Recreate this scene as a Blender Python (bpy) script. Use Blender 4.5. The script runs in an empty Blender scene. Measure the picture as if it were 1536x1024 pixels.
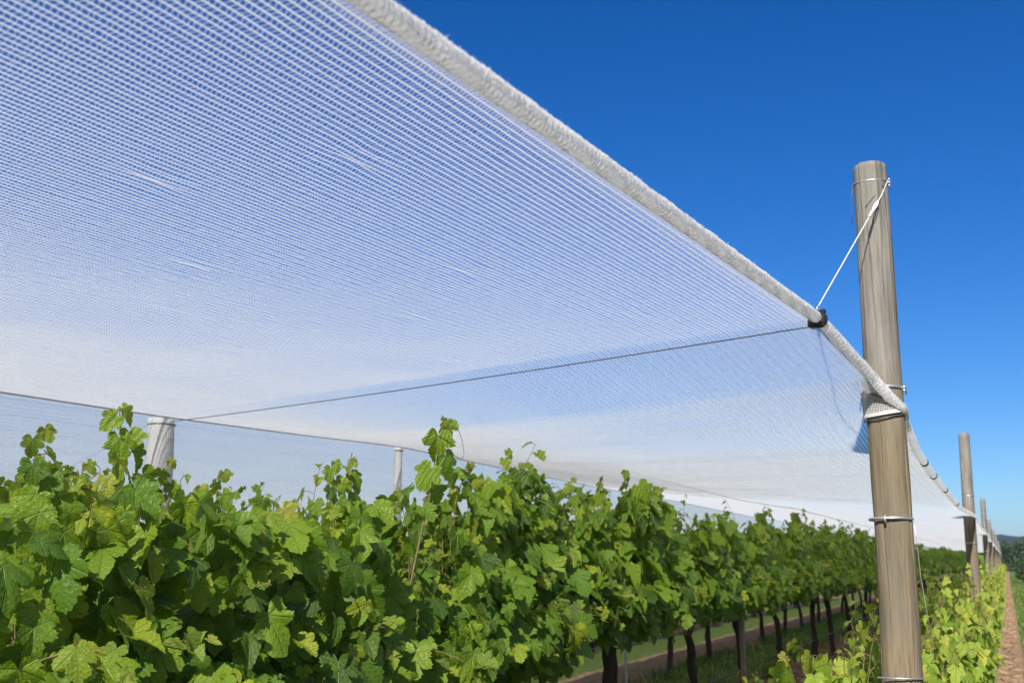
import bpy, math, random
import numpy as np

C = bpy.context.scene.collection
SC = bpy.context.scene
random.seed(4)
RNG = np.random.default_rng(11)
PI = math.pi

# ------------------------------------------------------------------ helpers
def link(o, parent=None):
    C.objects.link(o)
    if parent is not None:
        o.parent = parent
    return o

def tag(o, label=None, cat=None, group=None, kind=None):
    if label: o['label'] = label
    if cat: o['category'] = cat
    if group: o['group'] = group
    if kind: o['kind'] = kind
    return o

def empty(name, loc=(0, 0, 0), rz=0.0):
    o = bpy.data.objects.new(name, None)
    o.empty_display_size = 0.1
    C.objects.link(o)
    o.location = loc
    o.rotation_euler = (0, 0, rz)
    return o

class MB:
    """collects vertices, faces (tri or quad arrays) and point attributes; links ONE mesh object"""
    def __init__(self):
        self.V = []; self.F = []; self.n = 0; self.A = {}; self.UV = []
    def add(self, V, F, mat=0, attrs=None, uv=None):
        V = np.asarray(V, float).reshape(-1, 3)
        for f in (F if isinstance(F, list) else [F]):
            f = np.asarray(f, np.int64)
            if f.size:
                self.F.append((f + self.n, mat))
        self.V.append(V)
        k = len(V)
        for name in set(list(self.A) + list(attrs or {})):
            lst = self.A.setdefault(name, [np.zeros(self.n)] if self.n else [])
            v = (attrs or {}).get(name, 0.0)
            lst.append(np.broadcast_to(np.asarray(v, float), (k,)).copy())
        self.UV.append(np.zeros((k, 2)) if uv is None else np.asarray(uv, float))
        self.n += k
    def build(self, name, mats, parent=None, smooth=True, loc=None):
        me = bpy.data.meshes.new(name)
        V = np.concatenate(self.V)
        me.vertices.add(len(V)); me.vertices.foreach_set('co', V.ravel())
        nl = sum(f.size for f, _ in self.F); npoly = sum(len(f) for f, _ in self.F)
        me.loops.add(nl); me.polygons.add(npoly)
        lv = np.concatenate([f.ravel() for f, _ in self.F])
        tot = np.concatenate([np.full(len(f), f.shape[1]) for f, _ in self.F])
        st = np.concatenate([[0], np.cumsum(tot)[:-1]])
        mi = np.concatenate([np.full(len(f), m) for f, m in self.F])
        me.loops.foreach_set('vertex_index', lv.astype(np.int32))
        me.polygons.foreach_set('loop_start', st.astype(np.int32))
        me.polygons.foreach_set('material_index', mi.astype(np.int32))
        me.polygons.foreach_set('use_smooth', np.full(npoly, bool(smooth)))
        for m in (mats if isinstance(mats, (list, tuple)) else [mats]):
            me.materials.append(m)
        for k, lst in self.A.items():
            at = me.attributes.new(k, 'FLOAT', 'POINT')
            at.data.foreach_set('value', np.concatenate(lst).astype(np.float32))
        UV = np.concatenate(self.UV)
        if np.abs(UV).max() > 0:
            uvl = me.uv_layers.new(name='UVMap')
            uvl.data.foreach_set('uv', UV[lv].astype(np.float32).ravel())
        me.update(calc_edges=True)
        me.validate()
        o = bpy.data.objects.new(name, me)
        if loc is not None: o.location = loc
        return link(o, parent)

def unit(a):
    a = np.asarray(a, float)
    return a / (np.linalg.norm(a, axis=-1, keepdims=True) + 1e-9)

def tube(mb, P, R, sides=6, mat=0, attrs=None, cap=True, squash=None):
    """tube along a polyline with a radius per point"""
    P = np.asarray(P, float); n = len(P)
    R = np.broadcast_to(np.asarray(R, float), (n,))
    T = unit(np.gradient(P, axis=0))
    up = np.array([0, 0, 1.0]) if abs(T[0][2]) < .9 else np.array([1.0, 0, 0])
    A = unit(np.cross(T, up)); B = unit(np.cross(A, T))
    th = np.arange(sides) / sides * 2 * PI
    s2 = 1.0 if squash is None else squash
    V = P[:, None, :] + R[:, None, None] * (np.cos(th)[None, :, None] * A[:, None, :] + s2 * np.sin(th)[None, :, None] * B[:, None, :])
    i = np.arange(n - 1)[:, None] * sides; j = np.arange(sides)[None, :]; j2 = (j + 1) % sides
    F = np.stack([i + j, i + j2, i + sides + j2, i + sides + j], -1).reshape(-1, 4)
    V = V.reshape(-1, 3); fl = [F]
    if cap:
        V = np.vstack([V, P[0], P[-1]]); k = n * sides
        jj = np.arange(sides); q = (jj + 1) % sides
        fl.append(np.stack([np.full(sides, k), q, jj], -1))
        fl.append(np.stack([np.full(sides, k + 1), (n - 1) * sides + jj, (n - 1) * sides + q], -1))
    mb.add(V, fl, mat, attrs)

def hash2(ix, iy, seed=0):
    h = np.sin(ix * 127.1 + iy * 311.7 + seed * 74.7) * 43758.5453
    return h - np.floor(h)

def vnoise(x, y, seed=0):
    x = np.asarray(x, float); y = np.asarray(y, float)
    ix = np.floor(x); iy = np.floor(y); fx = x - ix; fy = y - iy
    fx = fx * fx * (3 - 2 * fx); fy = fy * fy * (3 - 2 * fy)
    a = hash2(ix, iy, seed); b = hash2(ix + 1, iy, seed); c = hash2(ix, iy + 1, seed); d = hash2(ix + 1, iy + 1, seed)
    return (a * (1 - fx) + b * fx) * (1 - fy) + (c * (1 - fx) + d * fx) * fy

# ------------------------------------------------------------------ materials
class NT:
    def __init__(self, name):
        self.m = bpy.data.materials.new(name); self.m.use_nodes = True
        self.t = self.m.node_tree; self.t.nodes.clear()
        self.out = self.t.nodes.new('ShaderNodeOutputMaterial')
    def n(self, typ, **kw):
        nd = self.t.nodes.new(typ)
        for k, v in kw.items():
            if k.startswith('i_'): nd.inputs[k[2:].replace('_', ' ')].default_value = v
            else: setattr(nd, k, v)
        return nd
    def l(self, a, b): self.t.links.new(a, b)
    def math(self, op, a, b=None, c=None, clamp=False):
        nd = self.t.nodes.new('ShaderNodeMath'); nd.operation = op; nd.use_clamp = clamp
        for i, v in enumerate((a, b, c)):
            if v is None: continue
            if isinstance(v, (int, float)): nd.inputs[i].default_value = v
            else: self.l(v, nd.inputs[i])
        return nd.outputs[0]
    def mix(self, f, a, b, typ='MIX'):
        nd = self.t.nodes.new('ShaderNodeMix'); nd.data_type = 'RGBA'; nd.blend_type = typ
        for s, v in ((nd.inputs[0], f), (nd.inputs[6], a), (nd.inputs[7], b)):
            if isinstance(v, (int, float)): s.default_value = v
            elif isinstance(v, tuple): s.default_value = v + (1,) if len(v) == 3 else v
            else: self.l(v, s)
        return nd.outputs[2]
    def attr(self, name):
        return self.n('ShaderNodeAttribute', attribute_name=name).outputs['Fac']
    def noise(self, scale, detail=4, rough=.55, vec=None, out='Fac'):
        nd = self.n('ShaderNodeTexNoise'); nd.inputs['Scale'].default_value = scale
        nd.inputs['Detail'].default_value = detail; nd.inputs['Roughness'].default_value = rough
        if vec is not None: self.l(vec, nd.inputs['Vector'])
        return nd.outputs[out]
    def coords(self, scale=(1, 1, 1), kind='Object'):
        tc = self.n('ShaderNodeTexCoord'); mp = self.n('ShaderNodeMapping')
        mp.inputs['Scale'].default_value = scale
        self.l(tc.outputs[kind], mp.inputs['Vector'])
        return mp.outputs['Vector']
    def ramp(self, f, stops):
        nd = self.n('ShaderNodeValToRGB'); el = nd.color_ramp.elements
        while len(el) < len(stops): el.new(.5)
        for e, (p, c) in zip(el, stops):
            e.position = p; e.color = c + (1,) if len(c) == 3 else c
        self.l(f, nd.inputs['Fac'])
        return nd.outputs['Color']
    def bump(self, h, strength=.5, dist=.01):
        nd = self.n('ShaderNodeBump'); nd.inputs['Strength'].default_value = strength
        nd.inputs['Distance'].default_value = dist
        self.l(h, nd.inputs['Height']); return nd.outputs['Normal']
    def surf(self, s): self.l(s, self.out.inputs['Surface']); return self.m
    def bsdf(self, col, rough=.6, normal=None, spec=.5, metal=0.0):
        b = self.n('ShaderNodeBsdfPrincipled')
        if isinstance(col, tuple): b.inputs['Base Color'].default_value = col + (1,)
        else: self.l(col, b.inputs['Base Color'])
        if isinstance(rough, (int, float)): b.inputs['Roughness'].default_value = rough
        else: self.l(rough, b.inputs['Roughness'])
        b.inputs['Specular IOR Level'].default_value = spec
        b.inputs['Metallic'].default_value = metal
        if normal is not None: self.l(normal, b.inputs['Normal'])
        return b.outputs[0]

def mix_shader(t, f, a, b):
    nd = t.n('ShaderNodeMixShader')
    if isinstance(f, (int, float)): nd.inputs[0].default_value = f
    else: t.l(f, nd.inputs[0])
    t.l(a, nd.inputs[1]); t.l(b, nd.inputs[2]); return nd.outputs[0]

def leaf_material():
    t = NT('vine_leaf')
    tint = t.attr('tint'); age = t.attr('age')
    uv = t.n('ShaderNodeUVMap').outputs[0]
    sep = t.n('ShaderNodeSeparateXYZ'); t.l(uv, sep.inputs[0])
    x = t.math('ABSOLUTE', sep.outputs[0]); y = sep.outputs[1]
    vein = None
    r = t.math('POWER', t.math('ADD', t.math('MULTIPLY', x, x), t.math('MULTIPLY', y, y)), .5)
    for ang in (0, 52, 108):
        dx, dy = math.sin(math.radians(ang)), math.cos(math.radians(ang))
        d = t.math('ABSOLUTE', t.math('SUBTRACT', t.math('MULTIPLY', x, dy), t.math('MULTIPLY', y, dx)))
        al = t.math('ADD', t.math('MULTIPLY', x, dx), t.math('MULTIPLY', y, dy))
        w = t.math('SUBTRACT', 1.0, t.math('DIVIDE', d, t.math('MULTIPLY_ADD', r, -.018, .034)), clamp=True)
        w = t.math('MULTIPLY', w, t.math('GREATER_THAN', al, 0.0))
        vein = w if vein is None else t.math('MAXIMUM', vein, w)
        # side veins run off each main vein
        wv = t.math('FRACT', t.math('MULTIPLY', t.math('SUBTRACT', al, t.math('MULTIPLY', d, .8)), 7.5))
        sv = t.math('SUBTRACT', 1.0, t.math('MULTIPLY', t.math('ABSOLUTE', t.math('SUBTRACT', wv, .5)), 9.0), clamp=True)
        near = t.math('MULTIPLY', t.math('LESS_THAN', d, t.math('MULTIPLY', r, .42)), t.math('GREATER_THAN', al, 0.02))
        vein = t.math('MAXIMUM', vein, t.math('MULTIPLY', t.math('MULTIPLY', sv, near), .45))
    pos = t.coords()
    blot = t.noise(22, 3, .6, pos)
    base = t.ramp(tint, [(0, (.032, .076, .006)), (.35, (.092, .192, .009)), (.7, (.185, .280, .010)), (1, (.29, .335, .018))])
    young = t.ramp(tint, [(0, (.16, .25, .024)), (.6, (.27, .33, .035)), (1, (.36, .31, .06))])
    col = t.mix(age, base, young)
    col = t.mix(t.math('MULTIPLY', t.math('SUBTRACT', blot, .5), .9, clamp=True), col, (.16, .2, .03))
    col = t.mix(t.math('MULTIPLY', vein, .5), col, (.20, .26, .07))
    # dry brown spots near the rim of some leaves
    sp = t.math('MULTIPLY', t.math('SUBTRACT', t.noise(55, 2, .6, pos), .67, clamp=True), 6.0, clamp=True)
    col = t.mix(t.math('MULTIPLY', sp, t.math('GREATER_THAN', r, .45)), col, (.23, .15, .05))
    back = t.n('ShaderNodeNewGeometry').outputs['Backfacing']
    col = t.mix(t.math('MULTIPLY', back, .35), col, (.15, .22, .09))
    cells = t.n('ShaderNodeTexVoronoi'); cells.inputs['Scale'].default_value = 11; t.l(uv, cells.inputs['Vector'])
    h = t.math('SUBTRACT', t.math('MULTIPLY', cells.outputs['Distance'], .8), t.math('MULTIPLY', vein, .9))
    nrm = t.bump(h, .55, .006)
    b = t.bsdf(col, t.math('MULTIPLY_ADD', blot, .25, .38), nrm, .36)
    tr = t.n('ShaderNodeBsdfTranslucent')
    tc = t.mix(age, (.30, .46, .015), (.58, .64, .04))
    tc = t.mix(t.math('MULTIPLY', vein, .5), tc, (.12, .2, .03))
    t.l(tc, tr.inputs['Color']); t.l(nrm, tr.inputs['Normal'])
    return t.surf(mix_shader(t, .36, b, tr.outputs[0]))

def wood_material(name, dark, mid, light, low, streak=1.0):
    """weathered round timber: stretched grain, drying cracks, knots, a browner band lower down"""
    t = NT(name)
    v = t.coords((1, 1, .075)); o = t.coords()
    g1 = t.noise(42, 6, .65, v); g2 = t.noise(140, 4, .6, v); big = t.noise(2.6, 3, .5, o)
    crack = t.noise(26, 3, .5, t.coords((1, 1, .022)))
    g = t.math('ADD', t.math('MULTIPLY', g1, .65), t.math('MULTIPLY', g2, .35))
    col = t.ramp(g, [(.24, dark), (.5, mid), (.78, light)])
    sep = t.n('ShaderNodeSeparateXYZ'); t.l(o, sep.inputs[0])
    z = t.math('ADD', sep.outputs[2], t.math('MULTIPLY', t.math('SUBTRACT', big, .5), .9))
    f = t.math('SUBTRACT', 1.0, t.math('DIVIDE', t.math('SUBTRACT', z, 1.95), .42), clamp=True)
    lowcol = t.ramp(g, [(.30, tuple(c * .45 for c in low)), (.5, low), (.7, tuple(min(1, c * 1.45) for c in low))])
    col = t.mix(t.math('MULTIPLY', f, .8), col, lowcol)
    # greenish algae stain where water runs down below the net
    al = t.math('MULTIPLY', t.math('SUBTRACT', t.noise(5, 4, .6, t.coords((1, 1, .35))), .52, clamp=True), 3.0, clamp=True)
    col = t.mix(t.math('MULTIPLY', al, .55), col, (.10, .10, .05))
    ck = t.math('MULTIPLY', t.math('SUBTRACT', .41, crack, clamp=True), 14.0, clamp=True)
    mot = t.noise(7, 4, .6, t.coords((1, 1, .5)))
    col = t.mix(t.math('MULTIPLY', t.math('SUBTRACT', mot, .44, clamp=True), 2.6, clamp=True), col, (.12, .11, .09))
    kn = t.n('ShaderNodeTexVoronoi'); kn.inputs['Scale'].default_value = 5.5; t.l(t.coords((1, 1, .55)), kn.inputs['Vector'])
    kf = t.math('SUBTRACT', 1.0, t.math('MULTIPLY', kn.outputs['Distance'], 9.0), clamp=True)
    col = t.mix(t.math('MULTIPLY', kf, .8), col, (.075, .05, .03))
    col = t.mix(t.math('MULTIPLY', ck, .75), col, (.025, .02, .015))
    h = t.math('SUBTRACT', g, t.math('MULTIPLY', ck, 1.4))
    return t.surf(t.bsdf(col, .82, t.bump(h, .9, .006), .25))

def plain(name, col, rough=.6, spec=.5, metal=0.0, nscale=0, namt=.25, bump=0.0):
    t = NT(name)
    if nscale:
        f = t.noise(nscale, 5, .6, t.coords())
        c = t.mix(f, tuple(x * (1 - namt) for x in col), tuple(min(1, x * (1 + namt)) for x in col))
        return t.surf(t.bsdf(c, rough, t.bump(f, bump, .004) if bump else None, spec, metal))
    return t.surf(t.bsdf(col, rough, None, spec, metal))

def net_thread_material():
    t = NT('net_thread')
    d = t.n('ShaderNodeBsdfDiffuse'); d.inputs['Color'].default_value = (.88, .88, .87, 1)
    tr = t.n('ShaderNodeBsdfTranslucent'); tr.inputs['Color'].default_value = (.97, .97, .965, 1)
    return t.surf(mix_shader(t, .86, d.outputs[0], tr.outputs[0]))

def net_film_material(name, streak=(1, 1, 1), amp=.35, thru=.66):
    """knitted mesh too fine to resolve: white fibre that lets part of what lies behind through"""
    t = NT(name)
    dens = t.attr('dens')
    d = t.n('ShaderNodeBsdfDiffuse'); d.inputs['Color'].default_value = (.88, .88, .87, 1)
    tr = t.n('ShaderNodeBsdfTranslucent'); tr.inputs['Color'].default_value = (.64, .64, .635, 1)
    s = mix_shader(t, thru, d.outputs[0], tr.outputs[0])
    nz = t.noise(3.0, 5, .6, t.coords(streak)); fine = t.noise(160, 2, .6, t.coords())
    f = t.math('MULTIPLY', dens, t.math('ADD', t.math('MULTIPLY_ADD', t.math('SUBTRACT', nz, .5), amp, 1.0),
                                        t.math('MULTIPLY', t.math('SUBTRACT', fine, .5), .5)), clamp=True)
    tp = t.n('ShaderNodeBsdfTransparent')
    return t.surf(mix_shader(t, f, tp.outputs[0], s))

def ground_material():
    t = NT('vineyard_soil_and_turf')
    o = t.coords(); sep = t.n('ShaderNodeSeparateXYZ'); t.l(o, sep.inputs[0])
    n1 = t.noise(.7, 5, .6, o); n2 = t.noise(9, 6, .7, o); n3 = t.noise(60, 4, .7, o)
    xs = t.math('ADD', sep.outputs[0], t.math('MULTIPLY', t.math('SUBTRACT', n2, .5), .42))
    # rows every 2.28 m, bare soil under each row, turf in the alleys
    ph = t.math('PINGPONG', t.math('ADD', xs, .40 + 2.28 * 40), 1.14)
    bare = t.math('SUBTRACT', 1.0, t.math('DIVIDE', t.math('SUBTRACT', ph, .50), .14), clamp=True)
    soil = t.ramp(t.math('ADD', t.math('MULTIPLY', n2, .55), t.math('MULTIPLY', n3, .45)),
                  [(.3, (.13, .075, .045)), (.5, (.29, .185, .115)), (.68, (.45, .315, .21))])
    turf = t.ramp(t.math('ADD', t.math('MULTIPLY', n2, .5), t.math('MULTIPLY', n3, .5)),
                  [(.3, (.035, .065, .015)), (.5, (.085, .14, .026)), (.7, (.17, .20, .05))])
    col = t.mix(bare, turf, soil)
    col = t.mix(t.math('MULTIPLY', n1, .25), col, (.12, .10, .05))
    h = t.math('ADD', n2, t.math('MULTIPLY', n3, .5))
    return t.surf(t.bsdf(col, .95, t.bump(h, 1.0, .04), .1))

M = {}
M['leaf'] = leaf_material()
M['post'] = wood_material('weathered_post_timber', (.07, .063, .052), (.18, .166, .142), (.275, .258, .226), (.142, .104, .053))
M['stakewood'] = plain('stake_timber', (.33, .25, .16), .85, .2, 0, 30, .35, .4)
M['bark'] = plain('vine_bark', (.065, .045, .032), .95, .15, 0, 55, .6, 1.0)
M['cane'] = plain('green_brown_cane', (.17, .12, .045), .6, .4, 0, 40, .5)
M['thread'] = net_thread_material()
M['film'] = net_film_material('net_mesh', (1, .25, 1), .35)
M['drape'] = net_film_material('net_drape_mesh', (.5, .5, 1), .20, .60)
M['skirt'] = net_film_material('net_skirt_mesh', (.5, .5, 6), .5, .5)
M['wire'] = plain('galvanised_wire', (.62, .63, .64), .38, .5, .85, 90, .2)
M['darkcable'] = plain('dark_stranded_cable', (.07, .072, .075), .5, .5, .3, 300, .5)
M['cord'] = plain('white_tie_cord', (.52, .52, .51), .7, .3, 0, 300, .2)
M['seam'] = plain('seam_cord', (.55, .55, .56), .8, .2)
M['blackplastic'] = plain('black_plastic', (.012, .012, .013), .33, .5)
M['hose'] = plain('black_drip_hose', (.02, .02, .022), .5, .4)
M['ground'] = ground_material()
M['grass'] = None

def rope_material():
    t = NT('rolled_net_edge')
    n1 = t.noise(140, 4, .7, t.coords()); n2 = t.noise(18, 3, .6, t.coords())
    col = t.ramp(t.math('ADD', t.math('MULTIPLY', n1, .6), t.math('MULTIPLY', n2, .4)),
                 [(.3, (.88, .88, .87)), (.5, (.93, .93, .925)), (.7, (.95, .95, .945))])
    nrm = t.bump(n1, .5, .004)
    b = t.bsdf(col, .8, nrm, .2)
    p = b.node; p.inputs['Subsurface Weight'].default_value = 0.0; p.inputs['Subsurface Radius'].default_value = (1, 1, 1); p.inputs['Subsurface Scale'].default_value = .022
    tr = t.n('ShaderNodeBsdfTranslucent'); tr.inputs['Color'].default_value = (.99, .99, .985, 1)
    return t.surf(mix_shader(t, .70, b, tr.outputs[0]))
M['rope'] = rope_material()

def grass_material():
    t = NT('turf_blades')
    f = t.attr('tint')
    col = t.ramp(f, [(0, (.045, .095, .018)), (.6, (.12, .20, .032)), (.9, (.24, .26, .07)), (1, (.36, .30, .13))])
    b = t.bsdf(col, .6, None, .3)
    tr = t.n('ShaderNodeBsdfTranslucent'); t.l(col, tr.inputs['Color'])
    return t.surf(mix_shader(t, .35, b, tr.outputs[0]))
M['grass'] = grass_material()

# ------------------------------------------------------------------ camera
F_PX, PITCH, YAW, CAMH = 1720.0, math.radians(10.797), math.radians(22.965), 1.55
cam = bpy.data.cameras.new('camera'); co = bpy.data.objects.new('camera', cam); C.objects.link(co)
cam.sensor_width = 36.0; cam.lens = 36.0 * F_PX / 1536
co.location = (0, 0, CAMH); co.rotation_euler = (PI / 2 + PITCH, 0, YAW)
cam.clip_start = .05; cam.clip_end = 20000
cam.dof.use_dof = True; cam.dof.focus_distance = 4.0; cam.dof.aperture_fstop = 5.0
SC.camera = co

# ------------------------------------------------------------------ light
SUN_EL = math.radians(38); sx, sy = .16, -.987
w = bpy.data.worlds.new('World'); SC.world = w; w.use_nodes = True
nt = w.node_tree; nt.nodes.clear()
sky = nt.nodes.new('ShaderNodeTexSky'); sky.sky_type = 'NISHITA'; sky.sun_disc = False
sky.sun_elevation = SUN_EL; sky.sun_rotation = math.atan2(sx, sy)
sky.altitude = 600; sky.air_density = 1.0; sky.dust_density = .25; sky.ozone_density = 3.0
hs = nt.nodes.new('ShaderNodeHueSaturation'); hs.inputs['Saturation'].default_value = 1.42; hs.inputs['Value'].default_value = 1.0
bg = nt.nodes.new('ShaderNodeBackground'); bg.inputs['Strength'].default_value = .051
wo = nt.nodes.new('ShaderNodeOutputWorld')
tn = nt.nodes.new('ShaderNodeMix'); tn.data_type = 'RGBA'; tn.blend_type = 'MULTIPLY'; tn.inputs[0].default_value = 1.0
tn.inputs[7].default_value = (.62, .85, 1.18, 1)
nt.links.new(sky.outputs[0], hs.inputs['Color']); nt.links.new(hs.outputs[0], tn.inputs[6]); nt.links.new(tn.outputs[2], bg.inputs['Color']); nt.links.new(bg.outputs[0], wo.inputs['Surface'])
sl = bpy.data.lights.new('sun', 'SUN'); sl.energy = 5.0; sl.angle = math.radians(.9); sl.color = (1, .95, .87)
so = bpy.data.objects.new('sun', sl); C.objects.link(so)
hd = math.hypot(sx, sy)
from mathutils import Vector
sd = Vector((sx / hd * math.cos(SUN_EL), sy / hd * math.cos(SUN_EL), math.sin(SUN_EL)))
so.rotation_euler = (-sd).to_track_quat('-Z', 'Y').to_euler()
so.location = (5, -5, 12)
SC.view_settings.view_transform = 'Standard'; SC.view_settings.look = 'None'
SC.view_settings.exposure = 0.92; SC.view_settings.gamma = 1.0
SC.render.engine = 'CYCLES'
SC.cycles.max_bounces = 8; SC.cycles.transparent_max_bounces = 24; SC.cycles.transmission_bounces = 4
SC.cycles.use_denoising = True

# ------------------------------------------------------------------ ground, hills
def build_ground():
    xs = np.unique(np.concatenate([[-6000, -2500, -900, -300, -100, -40], np.arange(-20, 12.01, .16), [30, 100, 300, 900, 2500, 6000]]))
    ys = np.unique(np.concatenate([[-600, -100, -30], np.arange(-6, 40, .2), np.arange(40, 160, 3), [250, 500, 1200, 2500, 6000]]))
    X, Y = np.meshgrid(xs, ys)
    Z = (vnoise(X * 1.7, Y * 1.7, 1) - .5) * .05 + (vnoise(X * 5, Y * 5, 2) - .5) * .035
    ph = np.abs(((X + .42 + 1.14) % 2.28) - 1.14)
    Z += np.clip(.5 - ph, 0, 1) * .10
    Z *= np.clip((60 - np.hypot(X, Y)) / 30, 0, 1)
    n, m = X.shape
    i = np.arange(n - 1)[:, None] * m; j = np.arange(m - 1)[None, :]
    F = np.stack([i + j, i + j + 1, i + m + j + 1, i + m + j], -1).reshape(-1, 4)
    mb = MB(); mb.add(np.stack([X, Y, Z], -1), F)
    o = mb.build('ground', M['ground']); tag(o, kind='structure')
build_ground()

def build_hills():
    t = NT('wooded_hillside')
    n1 = t.noise(.02, 6, .65, t.coords()); n2 = t.noise(.12, 4, .7, t.coords())
    col = t.ramp(t.math('ADD', t.math('MULTIPLY', n1, .5), t.math('MULTIPLY', n2, .5)), [(.3, (.010, .018, .014)), (.55, (.022, .036, .024)), (.7, (.036, .052, .032))])
    m = t.surf(t.bsdf(col, .95, t.bump(n2, 1, 5.0), .05))
    az = np.linspace(-1.35, 1.35, 400); rr = np.linspace(0, 1, 14)
    A, R = np.meshgrid(az, rr)
    D = 900 + R * 500
    crest = 20.5 + 6 * np.sin(A * 5 + .6) + 7 * vnoise(A * 9, A * 0, 3) + 3.0 * vnoise(A * 60, A * 0, 4) + 2.0 * vnoise(A * 260, A * 0, 5)
    Zh = -1 + crest * np.sin(np.clip(R * 1.3, 0, 1) * PI / 2) * (1 + .05 * (vnoise(A * 120, R * 9, 8) - .5))
    mb = MB(); n, mm = A.shape
    i = np.arange(n - 1)[:, None] * mm; j = np.arange(mm - 1)[None, :]
    F = np.stack([i + j, i + j + 1, i + mm + j + 1, i + mm + j], -1).reshape(-1, 4)
    mb.add(np.stack([np.sin(A) * D, np.cos(A) * D, Zh], -1), F)
    tag(mb.build('hills', m), kind='structure')
build_hills()

# ------------------------------------------------------------------ vine leaves
HALF_A = [(.035, -.11), (.09, -.21), (.155, -.285), (.215, -.27), (.275, -.30), (.335, -.245), (.40, -.225), (.42, -.15), (.485, -.10),
          (.475, -.03), (.525, .03), (.42, .07), (.52, .115), (.56, .19), (.63, .245), (.60, .31), (.645, .385), (.565, .40), (.53, .465), (.455, .45),
          (.36, .47), (.26, .405), (.315, .53), (.395, .60), (.345, .655), (.345, .73), (.27, .76), (.245, .835), (.165, .86), (.115, .945), (.05, .95)]
HALF_B = [(.05, -.14), (.17, -.29), (.34, -.25), (.48, -.10), (.43, .06), (.63, .25), (.60, .41), (.40, .46), (.27, .42), (.36, .61), (.25, .80), (.12, .93)]
HALF_C = [(.2, -.26), (.48, -.08), (.62, .33), (.34, .50)]
def leaf_template(half, ring):
    h = np.array(half)
    out = np.vstack([h, [[0, 1.0]], (h * [-1, 1])[::-1]])
    n = len(out)
    if ring:
        mid = out * .55
        P = np.vstack([[[0, 0]], mid, out])
        k = np.arange(n); k2 = (k + 1) % n
        T = np.stack([np.zeros(n, int), 1 + k, 1 + k2], -1)
        Q = np.stack([1 + k, 1 + n + k, 1 + n + k2, 1 + k2], -1)
        return P, [T[:-1], Q[:-1]]
    P = np.vstack([[[0, 0]], out]); k = np.arange(n - 1)
    return P, [np.stack([np.zeros(n - 1, int), 1 + k, 2 + k], -1)]
TPL = {'A': leaf_template(HALF_A, True), 'B': leaf_template(HALF_B, False), 'C': leaf_template(HALF_C, False)}

def put_leaves(mb, pos, nrm, tip, size, age, tint, lod, rng, mat=0):
    P, F = TPL[lod]; L = len(pos); n = len(P)
    if not L: return
    N = unit(unit(nrm) + np.array([.14, -.36, .08])); T = tip - (tip * N).sum(-1, keepdims=True) * N; T = unit(T); S = np.cross(T, N)
    x, y = P[:, 0], P[:, 1]; r = np.hypot(x, y); th = np.arctan2(x, y)
    fold = rng.normal(.20, .20, L); curl = rng.normal(-.26, .20, L); cup = rng.normal(-.10, .16, L)
    rip = rng.normal(0, .075, L); ph = rng.uniform(0, 6.28, L); tw = rng.normal(0, .18, L)
    asp = rng.normal(1.0, .07, L)
    z = (fold[:, None] * np.abs(x) + curl[:, None] * np.sign(y) * y ** 2 + cup[:, None] * r ** 2
         + rip[:, None] * np.sin(5 * th[None] + ph[:, None]) * r + tw[:, None] * x * y)
    s = size[:, None, None]
    rv = 1 + rng.normal(0, .07, L)[:, None] * np.sin(2 * th[None] + rng.uniform(0, 6.28, L)[:, None]) + rng.normal(0, .07, L)[:, None] * np.sin(3 * th[None] + rng.uniform(0, 6.28, L)[:, None])
    rv = rv * (1 + rng.normal(0, .03, (L, n)) * (r > .4)[None])
    x, y = x[None] * rv, y[None] * rv
    V = pos[:, None, :] + s * (asp[:, None, None] * x[:, :, None] * S[:, None, :] + y[:, :, None] * T[:, None, :] + z[:, :, None] * N[:, None, :])
    off = (np.arange(L) * n)[:, None, None]
    fl = [(f[None] + off).reshape(-1, f.shape[1]) for f in F]
    mb.add(V.reshape(-1, 3), fl, mat, {'age': np.repeat(age, n), 'tint': np.repeat(tint, n)}, np.tile(P, (L, 1)))

class Leaves:
    def __init__(self): self.p = []; self.n = []; self.t = []; self.s = []; self.a = []; self.c = []
    def add(self, p, n, t, s, a, c):
        self.p.append(p); self.n.append(n); self.t.append(t); self.s.append(s); self.a.append(a); self.c.append(c)
    def out(self, mb, lod, rng):
        put_leaves(mb, np.array(self.p), np.array(self.n), np.array(self.t), np.array(self.s), np.array(self.a), np.clip(np.array(self.c), 0, 1), lod, rng)

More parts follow.
